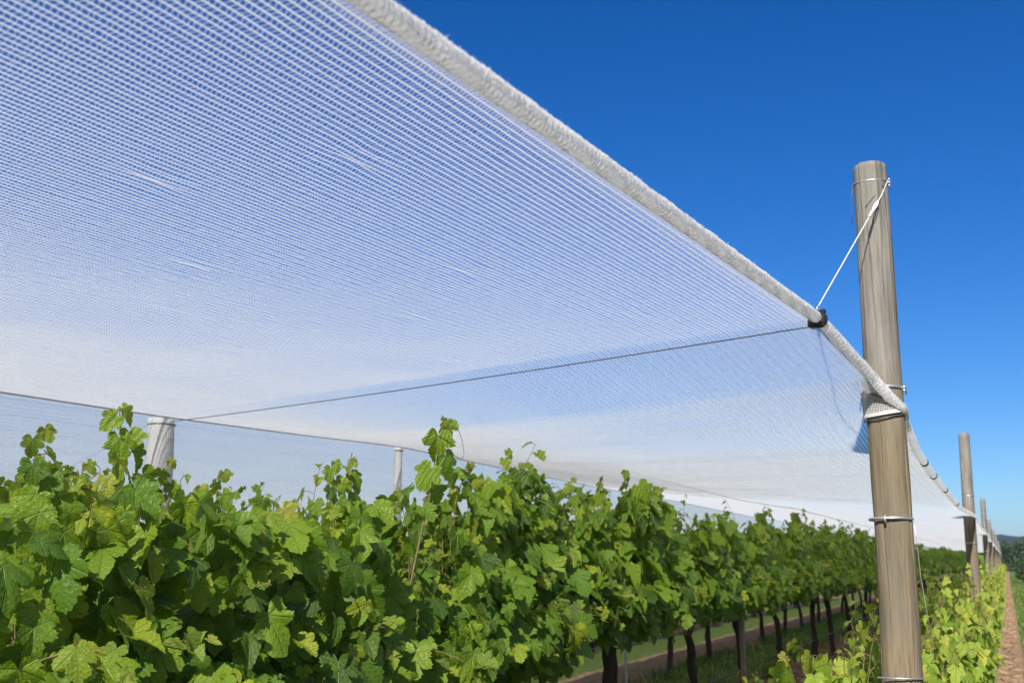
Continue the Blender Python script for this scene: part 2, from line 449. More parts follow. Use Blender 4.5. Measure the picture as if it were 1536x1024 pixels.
def grow_shoot(rng, lv, stems, start, d, length, step, side, big, tipn=5, lim=.36, sag=.012, agemul=1.0, stem=True):
    """one cane: leaves alternate along it on petioles, small pale ones at the tip"""
    p = np.array(start, float); d = unit(d); n = max(4, int(length / step)); pts = [p.copy()]; vig = rng.uniform(.8, 1.15)
    for i in range(n):
        f = i / n
        d = unit(d + rng.normal(0, .10, 3) + np.array([0, 0, .05 - sag * i]))
        if abs(p[0]) > lim: d[0] -= .25 * np.sign(p[0])
        p = p + d * step; pts.append(p.copy())
        left = n - i
        age = np.clip((tipn - left) / tipn + .12, 0, 1) * agemul if left < tipn else np.clip(rng.normal(.04, .10), 0, .5)
        sz = big * vig * rng.uniform(.62, 1.12) * (1 if left >= tipn else (.32 + .68 * left / tipn))
        sg = side if rng.random() < .72 else -side
        out = unit(np.array([sg * rng.uniform(.4, 1), rng.normal(0, .6), rng.uniform(-.1, .5)]))
        pl = rng.uniform(.5, .95) * sz
        q = p + out * pl
        nn = unit(np.array([sg * rng.uniform(.25, 1.1), 0, rng.uniform(.3, 1.1)]) + rng.normal(0, .45, 3))
        td = np.array([sg * .25, 0, -1.0]) + rng.normal(0, .45, 3)
        lv.add(q, nn, td, sz, age, rng.normal(.42, .24))
        if stem and stems is not None and left < 14:
            stems.append((np.array([p, (p + q) / 2 + [0, 0, .006], q]), .0014, age))
        if left >= tipn and rng.random() < .55:          # a lateral leaf
            o2 = unit(rng.normal(0, 1, 3) * [1, 1, .5]); s2 = sz * rng.uniform(.45, .8)
            lv.add(p + o2 * s2, unit(np.array([np.sign(o2[0]) * .7, 0, .6]) + rng.normal(0, .4, 3)),
                   np.array([o2[0] * .4, o2[1] * .3, -1]) + rng.normal(0, .4, 3), s2, np.clip(rng.normal(.25, .25), 0, 1), rng.normal(.5, .25))
    if stems is not None:
        stems.append((np.array(pts), np.linspace(.0042, .0013, len(pts)), 0))
    return pts

def make_vine(name, rng, lod, half, top_fn, nshoot, nfill, big=.105, base=1.08, thick=.36, extra=None, stemsides=5, low=1.04, trunk_seed=0, stems_on=True):
    """a trained grapevine: Empty > trunk, cordon, foliage, shoots. Local y runs along the row."""
    root = empty(name)
    lv = Leaves(); stems = []
    for k in range(nshoot):
        y0 = (k + rng.uniform(.1, .9)) / nshoot * 2 * half - half
        side = 1 if k % 2 else -1
        flop = rng.random() < .42
        x0 = rng.normal(0, .05)
        if flop:
            d = np.array([side * rng.uniform(.5, 1.1), rng.normal(0, .35), rng.uniform(.5, 1.1)])
            L = rng.uniform(.5, .85); sg = .035
        else:
            d = np.array([side * rng.uniform(.0, .32), rng.normal(0, .16), 1.0])
            L = max(.35, top_fn(y0) - .22 * (abs(y0) / half) ** 2.5 - base + rng.normal(-.05, .12)); sg = .004
        grow_shoot(rng, lv, stems if stems_on else None, (x0, y0, base + rng.normal(.02, .03)), d, L, .064, side, big, lim=thick, sag=sg)
    for k in range(nfill):
        y = rng.uniform(-half, half); tp = top_fn(y) - .06 - .24 * (abs(y) / half) ** 2.5; hh = rng.uniform(low, tp) if rng.random() > .25 else rng.uniform(low, base + .3)
        f = (hh - low) / max(.1, tp - low)
        wid = thick * (1.25 - .55 * f) * (.75 + .5 * vnoise(np.array(y * 2.6 + 31 * trunk_seed), np.array(hh * 2.6), 9)) * (.45 + .55 * min(1, f / .2)) * (1.08 - .55 * (abs(y) / half) ** 3)
        s = 1 if rng.random() < .5 else -1
        x = s * wid * rng.uniform(.55, 1.1)
        sz = big * rng.choice([.45, .65, .85, 1.0, 1.15, 1.3])
        lv.add(np.array([x, y, hh]), np.array([s * rng.uniform(.4, 1.1), 0, rng.uniform(.3, 1.05)]) + rng.normal(0, .42, 3),
               np.array([s * .2, 0, -1.0]) + rng.normal(0, .35, 3), sz, np.clip(rng.normal(.02, .09), 0, .5), rng.normal(.40, .25))
    if extra: extra(rng, lv, stems)
    mb = MB(); lv.out(mb, lod, rng); fo = mb.build('foliage', M['leaf'], root)
    if stems_on:
        ms = MB()
        for P, R, a in stems: tube(ms, P, R, stemsides, 0, None, False)
        ms.build('shoots', M['cane'], root)
    # trunk
    mt = MB(); n = 16; zz = np.linspace(-.08, base, n)
    wob = rng.normal(0, .030, (n, 2)).cumsum(0) * .6; wob -= wob[0]; wob *= np.linspace(0, 1, n)[:, None]
    P = np.stack([wob[:, 0], wob[:, 1], zz], -1)
    R = .043 - .012 * np.clip(zz / base, 0, 1) + .014 * np.exp(-((zz) / .08) ** 2) + rng.normal(0, .0035, n)
    R[-2:] += .012
    tube(mt, P, R, 10); tr = mt.build('trunk', M['bark'], root)
    mc = MB()
    for s in (-1, 1):
        yy = np.linspace(0, s * half * .98, 12)
        Q = np.stack([P[-1, 0] * (1 - np.abs(yy) / half) + rng.normal(0, .008, 12), P[-1, 1] + yy, base + .02 * np.sin(yy * 4) + rng.normal(0, .008, 12)], -1)
        tube(mc, Q, np.linspace(.026, .014, 12), 8)
    mc.build('cordon', M['bark'], root)
    return root

def copy_tree(o, parent=None):
    c = o.copy(); C.objects.link(c); c.parent = parent
    for ch in o.children: copy_tree(ch, c)
    return c

# crown line of the tall row along its length, metres above the soil
ENV_Y = [0, 1.5, 2.43, 2.57, 2.70, 2.89, 3.07, 3.43, 3.72, 3.95, 4.3, 4.6, 4.79, 4.95, 5.44, 6.06, 6.8, 7.17, 8.36, 9.47, 11.8, 14.4, 17.3, 24.7, 400]
ENV_H = [1.75, 1.78, 1.80, 1.90, 1.84, 1.93, 1.84, 1.77, 1.74, 1.80, 1.96, 1.82, 1.76, 1.82, 2.0, 2.14, 1.98, 2.05, 2.18, 2.03, 2.0, 2.05, 2.0, 1.95, 1.95]
def top_at(Y): return float(np.interp(Y, ENV_Y, ENV_H))
ROW1 = -2.68
V_Y = [1.05, 3.40, 5.75, 8.08, 10.57, 12.72, 14.85, 17.37, 19.54, 21.82, 24.4]

def shoot_path(lv, stems, rng, pts, sizes, ages, side=1, r=.0045, spread=.75):
    """an individual cane with its leaves, through the given points"""
    pts = np.array(pts, float); stems.append((pts, np.linspace(r, .0014, len(pts)), 0))
    for p, s, a in zip(pts[1:], sizes, ages):
        if s <= 0: continue
        sg = side = -side
        q = p + np.array([rng.uniform(0, .4), sg * rng.uniform(.4, .9), rng.uniform(-.1, .35)]) * s * spread
        stems.append((np.array([p, (p + q) / 2, q]), .0015, 0))
        lv.add(q, np.array([rng.uniform(.5, 1), rng.normal(-.3, .4), rng.uniform(0, .6)]) + rng.normal(0, .25, 3), np.array([.1, sg * .5, -1.0]) + rng.normal(0, .3, 3), s, a, rng.normal(.5, .2))

def tendril(stems, pts):
    pts = np.array(pts, float); stems.append((pts, .0016, 1))

def extra_for(Y):
    def fn(rng, lv, stems):
        def loc(y, h, x=.05): return np.array([x, y - Y, h])
        def up(y0, h0, y1, h1, n=9, big=.10, x=.10, tip=4):
            n = int(n * 1.7); big *= 1.08
            P = [loc(y0 + (y1 - y0) * f + rng.normal(0, .008), h0 + (h1 - h0) * f, x + .03 * math.sin(f * 5)) for f in np.linspace(0, 1, n)]
            sz = [big * (1 - .55 * f ** 2.2) * rng.uniform(.85, 1.1) for f in np.linspace(0, 1, n - 1)]
            ag = [np.clip((i - (n - 1 - tip)) / tip, .05, .9) for i in range(n - 1)]
            shoot_path(lv, stems, rng, P, sz, ag, spread=.6)
        if abs(Y - 3.40) < .1:
            up(2.95, 1.45, 2.90, 2.03, 10, .105); up(2.60, 1.40, 2.57, 1.93, 9, .10); up(3.35, 1.4, 3.44, 1.86, 8, .09)
            up(4.28, 1.4, 4.33, 1.98, 10, .11); up(4.12, 1.4, 4.2, 1.96, 9, .09); up(3.1, 1.4, 3.14, 1.88, 8, .08); up(2.7, 1.4, 2.76, 1.84, 8, .08)
        if abs(Y - 5.75) < .1:
            # the tall cane with its curling tip
            P = [loc(4.72, 1.35, .16), loc(4.76, 1.50, .17), loc(4.82, 1.64, .17), loc(4.90, 1.78, .16), loc(4.97, 1.88, .15), loc(5.02, 1.97, .14), loc(5.07, 2.06, .13), loc(5.13, 2.15, .12), loc(5.17, 2.225, .11), loc(5.21, 2.25, .11), loc(5.27, 2.245, .11), loc(5.32, 2.225, .11)]
            shoot_path(lv, stems, rng, P, [0, 0, .08, .10, .12, .115, .12, .085, .05, .035, .03], [0, 0, .05, .05, .05, .1, .1, .5, .9, 1, 1], 1, .005, .6)
            tendril(stems, [loc(5.17, 2.17, .11), loc(5.21, 2.12, .11), loc(5.27, 2.085, .11), loc(5.35, 2.07, .11), loc(5.42, 2.075, .11), loc(5.42, 2.11, .11), loc(5.40, 2.16, .11), loc(5.37, 2.20, .11), loc(5.33, 2.222, .11)])
            up(5.95, 1.5, 6.08, 2.16, 9, .10); up(6.2, 1.5, 6.25, 2.10, 9, .10); up(5.6, 1.5, 5.55, 2.05, 9, .10); up(6.5, 1.5, 6.6, 2.03, 8, .09)
        if abs(Y - 8.08) < .1:
            up(8.25, 1.6, 8.36, 2.24, 9, .10); up(7.7, 1.6, 7.75, 2.12, 8, .10); up(7.2, 1.55, 7.18, 2.08, 8, .10); up(8.9, 1.6, 8.95, 2.12, 8, .10)
    return fn

vine_words = {
    0: 'grapevine with the biggest leaves, cut off by the left edge of the photo',
    1: 'big-leaved grapevine at the left edge whose tall pale-tipped shoots stand before the broad pale post',
    2: 'grapevine with one very tall curling shoot reaching up in front of the net',
    3: 'full dark grapevine just beyond the one with the tall curling shoot',
    4: 'grapevine whose twin dark trunks and steel rod show beside bare soil at the bottom',
    5: 'grapevine beside a slim pale stake, second after the full dark one',
    6: 'grapevine whose dark trunk is crossed by the sloping black drip hose',
    7: 'grapevine with a slim dark trunk standing alone on the lit brown soil',
    8: 'grapevine half way between the lit soil patch and the near post',
    9: 'small-looking grapevine two trunks short of the near post',
    10: 'grapevine seen right against the left edge of the near post',
}
GR1 = 'tall grapevines trained along the hedge-like row'
def near_vines():
    for i, Y in enumerate(V_Y[:5]):
        if i == 0: continue          # wholly left of the frame
        rng = np.random.default_rng(100 + i)
        lod = 'A' if i < 3 else 'B'
        v = make_vine('grapevine', rng, lod, 1.24 if i < 2 else 1.06, lambda y, Y=Y: top_at(Y + y), 46 if i < 3 else 46, 900 if i < 2 else 980, extra=extra_for(Y), trunk_seed=i, low=.70 if i < 2 else (.92 if i < 3 else 1.06), base=.98 if i < 3 else 1.12,
                      big=.118 if i < 2 else .102)
        v.location = (ROW1, Y, 0)
        tag(v, vine_words[i], 'grapevine', GR1)
near_vines()

protos = []
def make_protos():
    for k in range(4):
        rng = np.random.default_rng(300 + k)
        v = make_vine('grapevine', rng, 'B', 1.04, lambda y, k=k: 2.02 + .08 * math.sin(y * 4 + k * 2) + .06 * math.sin(y * 11 + k), 42, 760, trunk_seed=20 + k, stemsides=3, big=.096)
        protos.append(v)
    for k in range(3):
        rng = np.random.default_rng(350 + k)
        v = make_vine('grapevine', rng, 'C', 1.06, lambda y, k=k: 1.98 + .07 * math.sin(y * 4 + k * 2), 26, 300, trunk_seed=40 + k, stems_on=False, big=.15)
        protos.append(v)
make_protos()
used = set()
def place_vine(k, x, y, label, group, flip=False, s=1.0):
    if k in used: v = copy_tree(protos[k])
    else: v = protos[k]; used.add(k)
    v.location = (x, y, 0); v.scale = (-1 if flip else 1, 1, s)
    tag(v, label, 'grapevine', group)
    return v
rr = random.Random(9)
y = V_Y[5]; i = 5
while y < 150:
    k = (i * 7 + i // 3) % 4 if y < 34 else 4 + i % 3
    lab = vine_words.get(i, 'small distant grapevine seen beyond the near post in the tall row')
    place_vine(k, ROW1 + rr.uniform(-.04, .04), y, lab, GR1 if i in vine_words else 'distant vines of the tall row', rr.random() < .5, rr.uniform(.99, 1.10))
    i += 1; y = V_Y[i] if i < len(V_Y) else y + 2.3 + rr.uniform(-.08, .08)
y = 4.2; i = 0
while y < 70:
    k = (i * 5 + 1) % 4 if y < 26 else 4 + i % 3
    place_vine(k, -4.42 + rr.uniform(-.04, .04), y, 'grapevine of the row behind, glimpsed through gaps in the tall row', 'grapevines of the row behind', rr.random() < .5, rr.uniform(.93, 1.0))
    i += 1; y += 2.34
y = 5.3; i = 0
while y < 48:
    place_vine((i * 3 + 2) % 4 if y < 16 else 4 + i % 3, -6.72 + rr.uniform(-.04, .04), y, 'grapevine two rows behind the tall row, dim between its trunks', 'grapevines of the third row', rr.random() < .5, rr.uniform(.80, .86))
    i += 1; y += 2.34
# low young vines along the post line
def make_young(rng, lod, big=.102, n=27, h=.82):
    root = empty('young_grapevine'); lv = Leaves(); stems = []
    for k in range(n):
        y0 = rng.uniform(-.45, .45); s = 1 if k % 2 else -1
        d = np.array([s * rng.uniform(.1, .6), rng.normal(0, .4), 1.0])
        grow_shoot(rng, lv, stems, (rng.normal(0, .04), y0 * .5, .28 + rng.uniform(0, .12)), d, h * rng.uniform(.7, 1.2), .055, s, big, tipn=7, lim=.28, sag=.012)
    for k in range(150):
        s = 1 if rng.random() < .5 else -1; z = rng.uniform(.12, .95)
        lv.add(np.array([s * rng.uniform(.08, .30), rng.uniform(-.55, .55), z]), np.array([s * rng.uniform(.3, 1), 0, rng.uniform(.3, 1)]) + rng.normal(0, .35, 3),
               np.array([0, 0, -1.0]) + rng.normal(0, .4, 3), big * rng.uniform(.6, 1.1), 0, rng.normal(.6, .2))
    lv.a = [min(1, a + rng.uniform(.15, .6)) for a in lv.a]
    mb = MB(); lv.out(mb, lod, rng); mb.build('foliage', M['leaf'], root)
    ms = MB()
    for P, R, a in stems: tube(ms, P, R, 4, 0, None, False)
    ms.build('shoots', M['cane'], root)
    mt = MB(); z = np.linspace(-.06, .5, 10)
    P = np.stack([rng.normal(0, .006, 10), rng.normal(0, .006, 10), z], -1); tube(mt, P, np.linspace(.017, .009, 10), 8); mt.build('trunk', M['bark'], root)
    return root
yproto = [make_young(np.random.default_rng(500 + k), 'B') for k in range(5)] + [make_young(np.random.default_rng(520 + k), 'C', .12, 14) for k in range(2)]
yused = set()
def place_young(k, x, y, label, group, s=1.0, rz=0.0):
    v = yproto[k] if k not in yused else copy_tree(yproto[k]); yused.add(k)
    v.location = (x, y, 0); v.rotation_euler = (0, 0, rz); v.scale = (1, 1, s)
    tag(v, label, 'young grapevine', group)
ylab = ['young grapevine at the foot of the near post with yellow-green leaf tips', 'bright young grapevine nearest behind the near post, at the bottom edge',
        'bright young grapevine second behind the near post along the soil path', 'bright young grapevine third behind the near post along the soil path']
y = 5.05; i = 0
while y < 120:
    k = i % 5 if y < 30 else 5 + i % 2
    place_young(k, -.52 + rr.uniform(-.03, .03) - (.03 if i == 0 else 0), y, ylab[i] if i < 4 else 'low young grapevine farther along the line of timber posts', 'low young vines along the post line',
                rr.uniform(1.06, 1.22), 0)
    i += 1; y += 1.12 + (.35 if i == 1 else 0)

# ------------------------------------------------------------------ posts
def post_mesh(name, x, y, h, r0, r1, seed, sides=56, rings=150, parent=None, mat=None):
    rng = np.random.default_rng(seed)
    z = np.linspace(-.35, h, rings); th = np.arange(sides) / sides * 2 * PI
    Z, T = np.meshgrid(z, th, indexing='ij')
    R = r0 + (r1 - r0) * np.clip(Z / h, 0, 1)
    lump = (vnoise(Z * 1.4 + seed, np.cos(T) * 1.3 + 3, seed) - .5) * .010 + (vnoise(Z * 6, T * 3 / PI * 2, seed + 1) - .5) * .0035
    R = R + lump * (r0 / .075) + (vnoise(Z * 2.0, T / (2 * PI) * 46, seed + 2) - .5) * .0024
    for c in range(int(sides / 11)):          # drying checks: narrow grooves that wander along the grain
        a0, z0, ln, dp, wd = rng.uniform(0, 2 * PI), rng.uniform(.2, h), rng.uniform(.12, .55), rng.uniform(.003, .010), rng.uniform(.022, .05)
        da = (T - a0 - .05 * np.sin(Z * 7 + c) - .02 * np.sin(Z * 23 + c) + PI) % (2 * PI) - PI
        R = R - dp * np.exp(-(da / wd) ** 2) * np.clip(1.4 - 1.4 * np.abs((Z - z0) / ln) ** 2, 0, 1)
    R -= .0015 * np.clip((Z - (h - .012)) / .012, 0, 1)
    bx = .006 * np.sin(z * 1.7 + seed); by = .005 * np.cos(z * 1.3 + seed)
    top = np.clip((Z - (h - .2)) / .2, 0, 1)
    X = R * np.cos(T) + bx[:, None]; Y = R * np.sin(T) + by[:, None]
    ZZ = Z + np.where(Z >= h - 1e-6, .008 * np.cos(T + 1.2) + .004 * vnoise(T * 3, T * 0, seed), 0)
    V = np.stack([X, Y, ZZ], -1).reshape(-1, 3)
    i = np.arange(rings - 1)[:, None] * sides; j = np.arange(sides)[None, :]; j2 = (j + 1) % sides
    F = np.stack([i + j, i + j2, i + sides + j2, i + sides + j], -1).reshape(-1, 4)
    V = np.vstack([V, [bx[-1], by[-1], h - .002]]); c = len(V) - 1; jj = np.arange(sides)
    base = (rings - 1) * sides
    mb = MB(); mb.add(V, [F, np.stack([np.full(sides, c), base + jj, base + (jj + 1) % sides], -1)])
    o = mb.build(name, mat or M['post'], parent, True, (x, y, 0))
    return o

def ring_pts(r, z, n=49, tilt=0.0, a0=0.0, a1=2 * PI, ph=0.0):
    a = np.linspace(a0, a1, n)
    return np.stack([r * np.cos(a), r * np.sin(a), z + tilt * np.cos(a - ph)], -1)

PX, PY = -.372, 4.37
post = post_mesh('timber_post', PX, PY, 3.015, .0785, .0605, 5, 190, 340)
tag(post, 'tall weathered timber post in the foreground wrapped by the white net edge', 'post', 'round timber posts carrying the net')
def band(name, z, r, rad, parent, mat, tilt=0.0, ph=0.0, squash=1.0):
    mb = MB(); tube(mb, ring_pts(r, z, 49, tilt, 0, 2 * PI, ph), rad, 8, 0, None, False, squash)
    return mb.build(name, mat, parent)
# direction from the post to the camera (for the knots on its near side)
toc = unit(np.array([-PX, -PY, 0])); rightv = np.array([math.cos(YAW), math.sin(YAW), 0])
b1 = band('wire_band', 2.955, .0645, .0024, post, M['wire'], .006, 1.5)
mb = MB()       # loose ends and the loop hanging from the top band
def pl(a, z, r=.066): return np.array([r * math.cos(a), r * math.sin(a), z])
acam = math.atan2(toc[1], toc[0])
tube(mb, [pl(acam + 1.35, 2.955), pl(acam + .7, 2.925, .0655), pl(acam + .1, 2.88, .0655), pl(acam - .35, 2.845, .066)], .0019, 6)
tube(mb, [pl(acam - 1.35, 2.955, .067), pl(acam - 1.42, 2.90, .072), pl(acam - 1.44, 2.84, .076), pl(acam - 1.42, 2.80, .075)], .0019, 6)
mb.build('loose_wire', M['darkcable'], post)
mb = MB()       # twisted tail of the tie at the right end of the band
for k in range(3):
    tube(mb, [pl(acam + 1.35, 2.965 - .012 * k, .066), pl(acam + 1.42, 2.957 - .012 * k, .074), pl(acam + 1.5, 2.95 - .012 * k, .068)], .0022, 6)
mb.build('wire_twist', M['wire'], post)
band('wire_band', 2.165, .0708, .0030, post, M['wire'], .004, acam, 1.6)
mb = MB()
for k in (-1, 1): tube(mb, [pl(acam + 1.2, 2.165 + .006 * k, .072), pl(acam + 1.28, 2.162 + .006 * k, .083), pl(acam + 1.42, 2.15 + .006 * k, .08)], .0035, 6)
mb.build('band_clamp', M['wire'], post)
band('wire_band', 1.695, .0742, .0042, post, M['wire'], .003, acam, 1.2)
mb = MB(); tube(mb, [pl(acam - .25, 1.708, .077), pl(acam - .25, 1.695, .082), pl(acam - .25, 1.68, .077)], .0045, 6); mb.build('band_clamp', M['wire'], post)
mb = MB(); tube(mb, [pl(acam + 1.38, 1.69, .079), pl(acam + 1.42, 1.62, .083), pl(acam + 1.5, 1.50, .088), pl(acam + 1.52, 1.38, .10), pl(acam + 1.5, 1.30, .11)], .0011, 5); mb.build('loose_wire', M['wire'], post)
band('wire_band', 1.145, .0770, .0026, post, M['wire'], .006, acam, 1.0)

posts = [(-.365, 14.75, 3.04, .071, .060, 'second timber post of the line, right behind the near one'),
         (-.40, 28.0, 2.90, .066, .054, 'third timber post of the line, thin and far'),
         (-.45, 41.5, 2.88, .066, .054, 'fourth timber post of the line, close beside the third'),
         (-.47, 56, 2.9, .066, .056, 'distant timber post where the line of posts runs together'),
         (-.48, 72, 2.9, .066, .056, 'distant timber post where the line of posts runs together'),
         (-.48, 90, 2.9, .066, .056, 'distant timber post where the line of posts runs together'),
         (-.48, 110, 2.9, .066, .056, 'distant timber post where the line of posts runs together')]
for k, (x, y, h, r0, r1, lab) in enumerate(posts):
    o = post_mesh('timber_post', x, y, h, r0, r1, 20 + k, 32, 80 if k < 2 else 24)
    tag(o, lab, 'post', 'round timber posts carrying the net')
    if k < 2:
        band('wire_band', 2.30, r1 * 1.16, .004, o, M['wire'])
        band('wire_band', 1.75, r1 * 1.22, .004, o, M['wire'])
paleposts = [(-4.97, 5.92, 2.44, .088, .082, 'broad pale post standing at the left under the net hem'),
             (-4.97, 9.12, 2.55, .042, .036, 'slim pale post under the net hem, left of the tall curling shoot'),
             (-4.97, 16.5, 2.5, .06, .05, 'far pale post of the net drape line, hidden mostly by vines')]
M['palepost'] = plain('pale_timber', (.50, .49, .47), .8, .2, 0, 14, .18, .3)
for k, (x, y, h, r0, r1, lab) in enumerate(paleposts[:2]):
    o = post_mesh('pale_post', x, y, h, r0, r1, 50 + k, 32, 60, None, M['palepost'])
    tag(o, lab, 'post')
    band('cap_band', h - .03, r1 * 1.03, .006, o, M['darkcable'])

# ------------------------------------------------------------------ net
CLIP = np.array([-.529, 3.921, 2.356])
P0 = np.array([PX, PY, 0.0])
# (edge roll point, matching point of the far hem)
CTRL = [((-.95, -1.6, 2.30), (-4.9, .3, 2.42)),
        ((-.766, 1.2936, 2.322), (-4.9, 3.1, 2.42)),
        (tuple(CLIP), (-4.9, 5.86, 2.455)),
        ((-.392, 4.233, 2.190), (-4.9, 7.6, 2.50)),
        ((-.345, 4.285, 2.125), (-4.9, 8.6, 2.535)),
        ((-.306, 4.335, 2.088), (-4.9, 9.1, 2.545)),
        ((-.316, 4.50, 2.062), (-4.9, 9.6, 2.54)),
        ((-.330, 5.35, 2.022), (-4.9, 10.5, 2.53)),
        ((-.335, 6.6, 2.005), (-4.9, 11.6, 2.52)),
        ((-.330, 10.5, 1.985), (-4.9, 14.5, 2.50)),
        ((-.300, 14.70, 2.06), (-4.9, 18.5, 2.50)),
        ((-.310, 15.2, 2.06), (-4.9, 19.2, 2.49)),
        ((-.35, 21.0, 2.09), (-4.9, 25, 2.46)),
        ((-.335, 28.0, 2.11), (-4.9, 32, 2.48)),
        ((-.385, 35, 2.11), (-4.9, 39, 2.46)),
        ((-.385, 41.5, 2.15), (-4.9, 45, 2.48)),
        ((-.40, 56, 2.15), (-4.9, 60, 2.48)),
        ((-.41, 72, 2.15), (-4.9, 76, 2.48)),
        ((-.41, 110, 2.15), (-4.9, 114, 2.48))]
CR = np.array([c[0] for c in CTRL]); CH = np.array([c[1] for c in CTRL])
TT = np.concatenate([[0], np.cumsum(np.linalg.norm(np.diff(CR, axis=0), axis=1) * .5 + np.linalg.norm(np.diff(CH, axis=0), axis=1) * .5)])
T_CLIP, T_POST, T_P2 = TT[2], TT[5], TT[10]
def smooth_curve(tab):
    td = np.arange(0, TT[-1] + .02, .02)
    o = np.stack([np.interp(td, TT, tab[:, k]) for k in range(3)], -1)
    k = np.hanning(9); k /= k.sum()
    pad = np.pad(o, ((4, 4), (0, 0)), mode='edge')
    o = np.stack([np.convolve(pad[:, c], k, 'valid') for c in range(3)], -1)
    o[:5] = np.stack([np.interp(td[:5], TT, tab[:, c]) for c in range(3)], -1)
    return td, o
TD, RC = smooth_curve(CR); _, HC = smooth_curve(CH)
def curve(tab, t): return np.stack([np.interp(t, TD, tab[:, k]) for k in range(3)], -1)
def net_point(s, t):
    """s 0..1 from the edge roll to the far hem, t along the row"""
    s = np.asarray(s, float); t = np.asarray(t, float)
    P = curve(RC, t) * (1 - s)[..., None] + curve(HC, t) * s[..., None]
    # the sheet hangs between its supports
    tens = np.interp(t, [0, T_CLIP, (T_CLIP + T_POST) / 2, T_POST, (T_POST + T_P2) / 2, T_P2, 200], [.07, .0, .05, .04, .05, .03, .05])
    P[..., 2] -= tens * np.sin(PI * np.clip(s, 0, 1)) ** 1.2
    P[..., 2] += .010 * (vnoise(s * 9 + 5, t * 1.7, 21) - .5) * np.sin(PI * s)
    return P
NS = 234
def build_net():
    mb = MB()
    # long threads
    ta = np.concatenate([np.arange(TT[0], T_POST + 1.2, .045), np.arange(T_POST + 1.2, T_POST + 6, .12)])
    rngn = np.random.default_rng(77)
    snags = [(.095, TT[1] + .42), (.20, TT[1] + .16), (.30, TT[1] + .62), (.16, TT[1] + 1.25), (.42, TT[1] + .9), (.27, TT[1] + 1.6), (.12, T_CLIP - .55), (.36, T_CLIP - .3), (.50, TT[1] + 1.5), (.08, T_CLIP + .9)]
    for k in range(NS):
        s = (k + .6) / NS
        sj = s + rngn.normal(0, .00006) + .00012 * (vnoise(ta * 1.6, np.full(len(ta), k * .13), 31) - .5)
        for s0, t0 in snags:
            if abs(s - s0) < .04:
                sj = sj + .30 * (s0 - s + .004 * math.sin(k * 2.1)) * np.exp(-((s - s0) / .013) ** 2 - ((ta - t0) / .07) ** 2)
        cut = np.searchsorted(ta, T_POST + rngn.uniform(3.2, 5.8)); sj, tb = np.broadcast_to(sj, ta.shape)[:cut], ta[:cut]
        P = net_point(sj, tb)
        P += np.stack([rngn.normal(0, .0003, cut), np.zeros(cut), rngn.normal(0, .00025, cut)], -1)
        tube(mb, P, .00195, 4, 0, None, False, .62)
    # zig-zag cross filaments
    sk = (np.arange(NS) + .6) / NS
    alt = (np.arange(NS) % 2) * 2 - 1
    near_t = np.arange(TT[0] + .3, T_POST + 1.0, .0115); far_t = np.arange(T_POST + 1.0, T_POST + 5.4, .024)
    for j, (t, pitch, rad) in enumerate([(q, .0115, .00052) for q in near_t] + [(q, .024, .0012 - .0002 * (q - T_POST - 1)) for q in far_t]):
        tj = t + alt * pitch * .24 + rngn.normal(0, .0012, NS)
        P = net_point(sk, tj)
        tube(mb, P, rad, 3, 0, None, False)
    # fine knitted fibre between the threads
    tf = np.concatenate([np.arange(TT[0], T_POST + 1, .06), np.arange(T_POST + 1, T_P2, .25), np.arange(T_P2, TT[-1], 1.5)])
    sf = np.concatenate([[0, .004, .008, .012, .018, .026], np.linspace(.035, 1, 60)])
    S, T = np.meshgrid(sf, tf); P = net_point(S, T)
    near = np.interp(T + 2.4 * (S - .5) * np.clip((T - T_POST - 1.5) / 2, 0, 1), [0, T_CLIP, T_POST, T_POST + 2.5, T_POST + 5.5, T_P2, 60], [.0, .05, .13, .38, .76, .84, .92])
    dens = near * (1 + .35 * np.clip((S - .45) / .2, 0, 1) * np.clip((T - T_CLIP) / 2, 0, 1)) + .22 * np.clip((S - .30) / .6, 0, 1)
    dens += .55 * np.exp(-(S / .011) ** 2)
    past = np.clip((T - T_POST + 1.2) / 1.5, 0, 1)
    dens += (.22 * np.clip((S - .50) / .03, 0, 1) + .20 * np.exp(-((S - .50) / .008) ** 2)) * past
    dens += .22 * np.exp(-((S - .985) / .02) ** 2)
    dens += .25 * np.exp(-((T - T_POST) / .05) ** 2) * np.clip(S * 4, 0, 1)          # doubled seam at the post line
    n, m = S.shape
    i = np.arange(n - 1)[:, None] * m; j = np.arange(m - 1)[None, :]
    F = np.stack([i + j, i + j + 1, i + m + j + 1, i + m + j], -1).reshape(-1, 4)
    mb.add(P.reshape(-1, 3), F, 1, {'dens': np.clip(dens, 0, .95).ravel()})
    net = mb.build('bird_net', [M['thread'], M['film']])
    tag(net, 'white knitted crop net stretched overhead above the vines from the near post', 'net')
    return net
net = build_net()

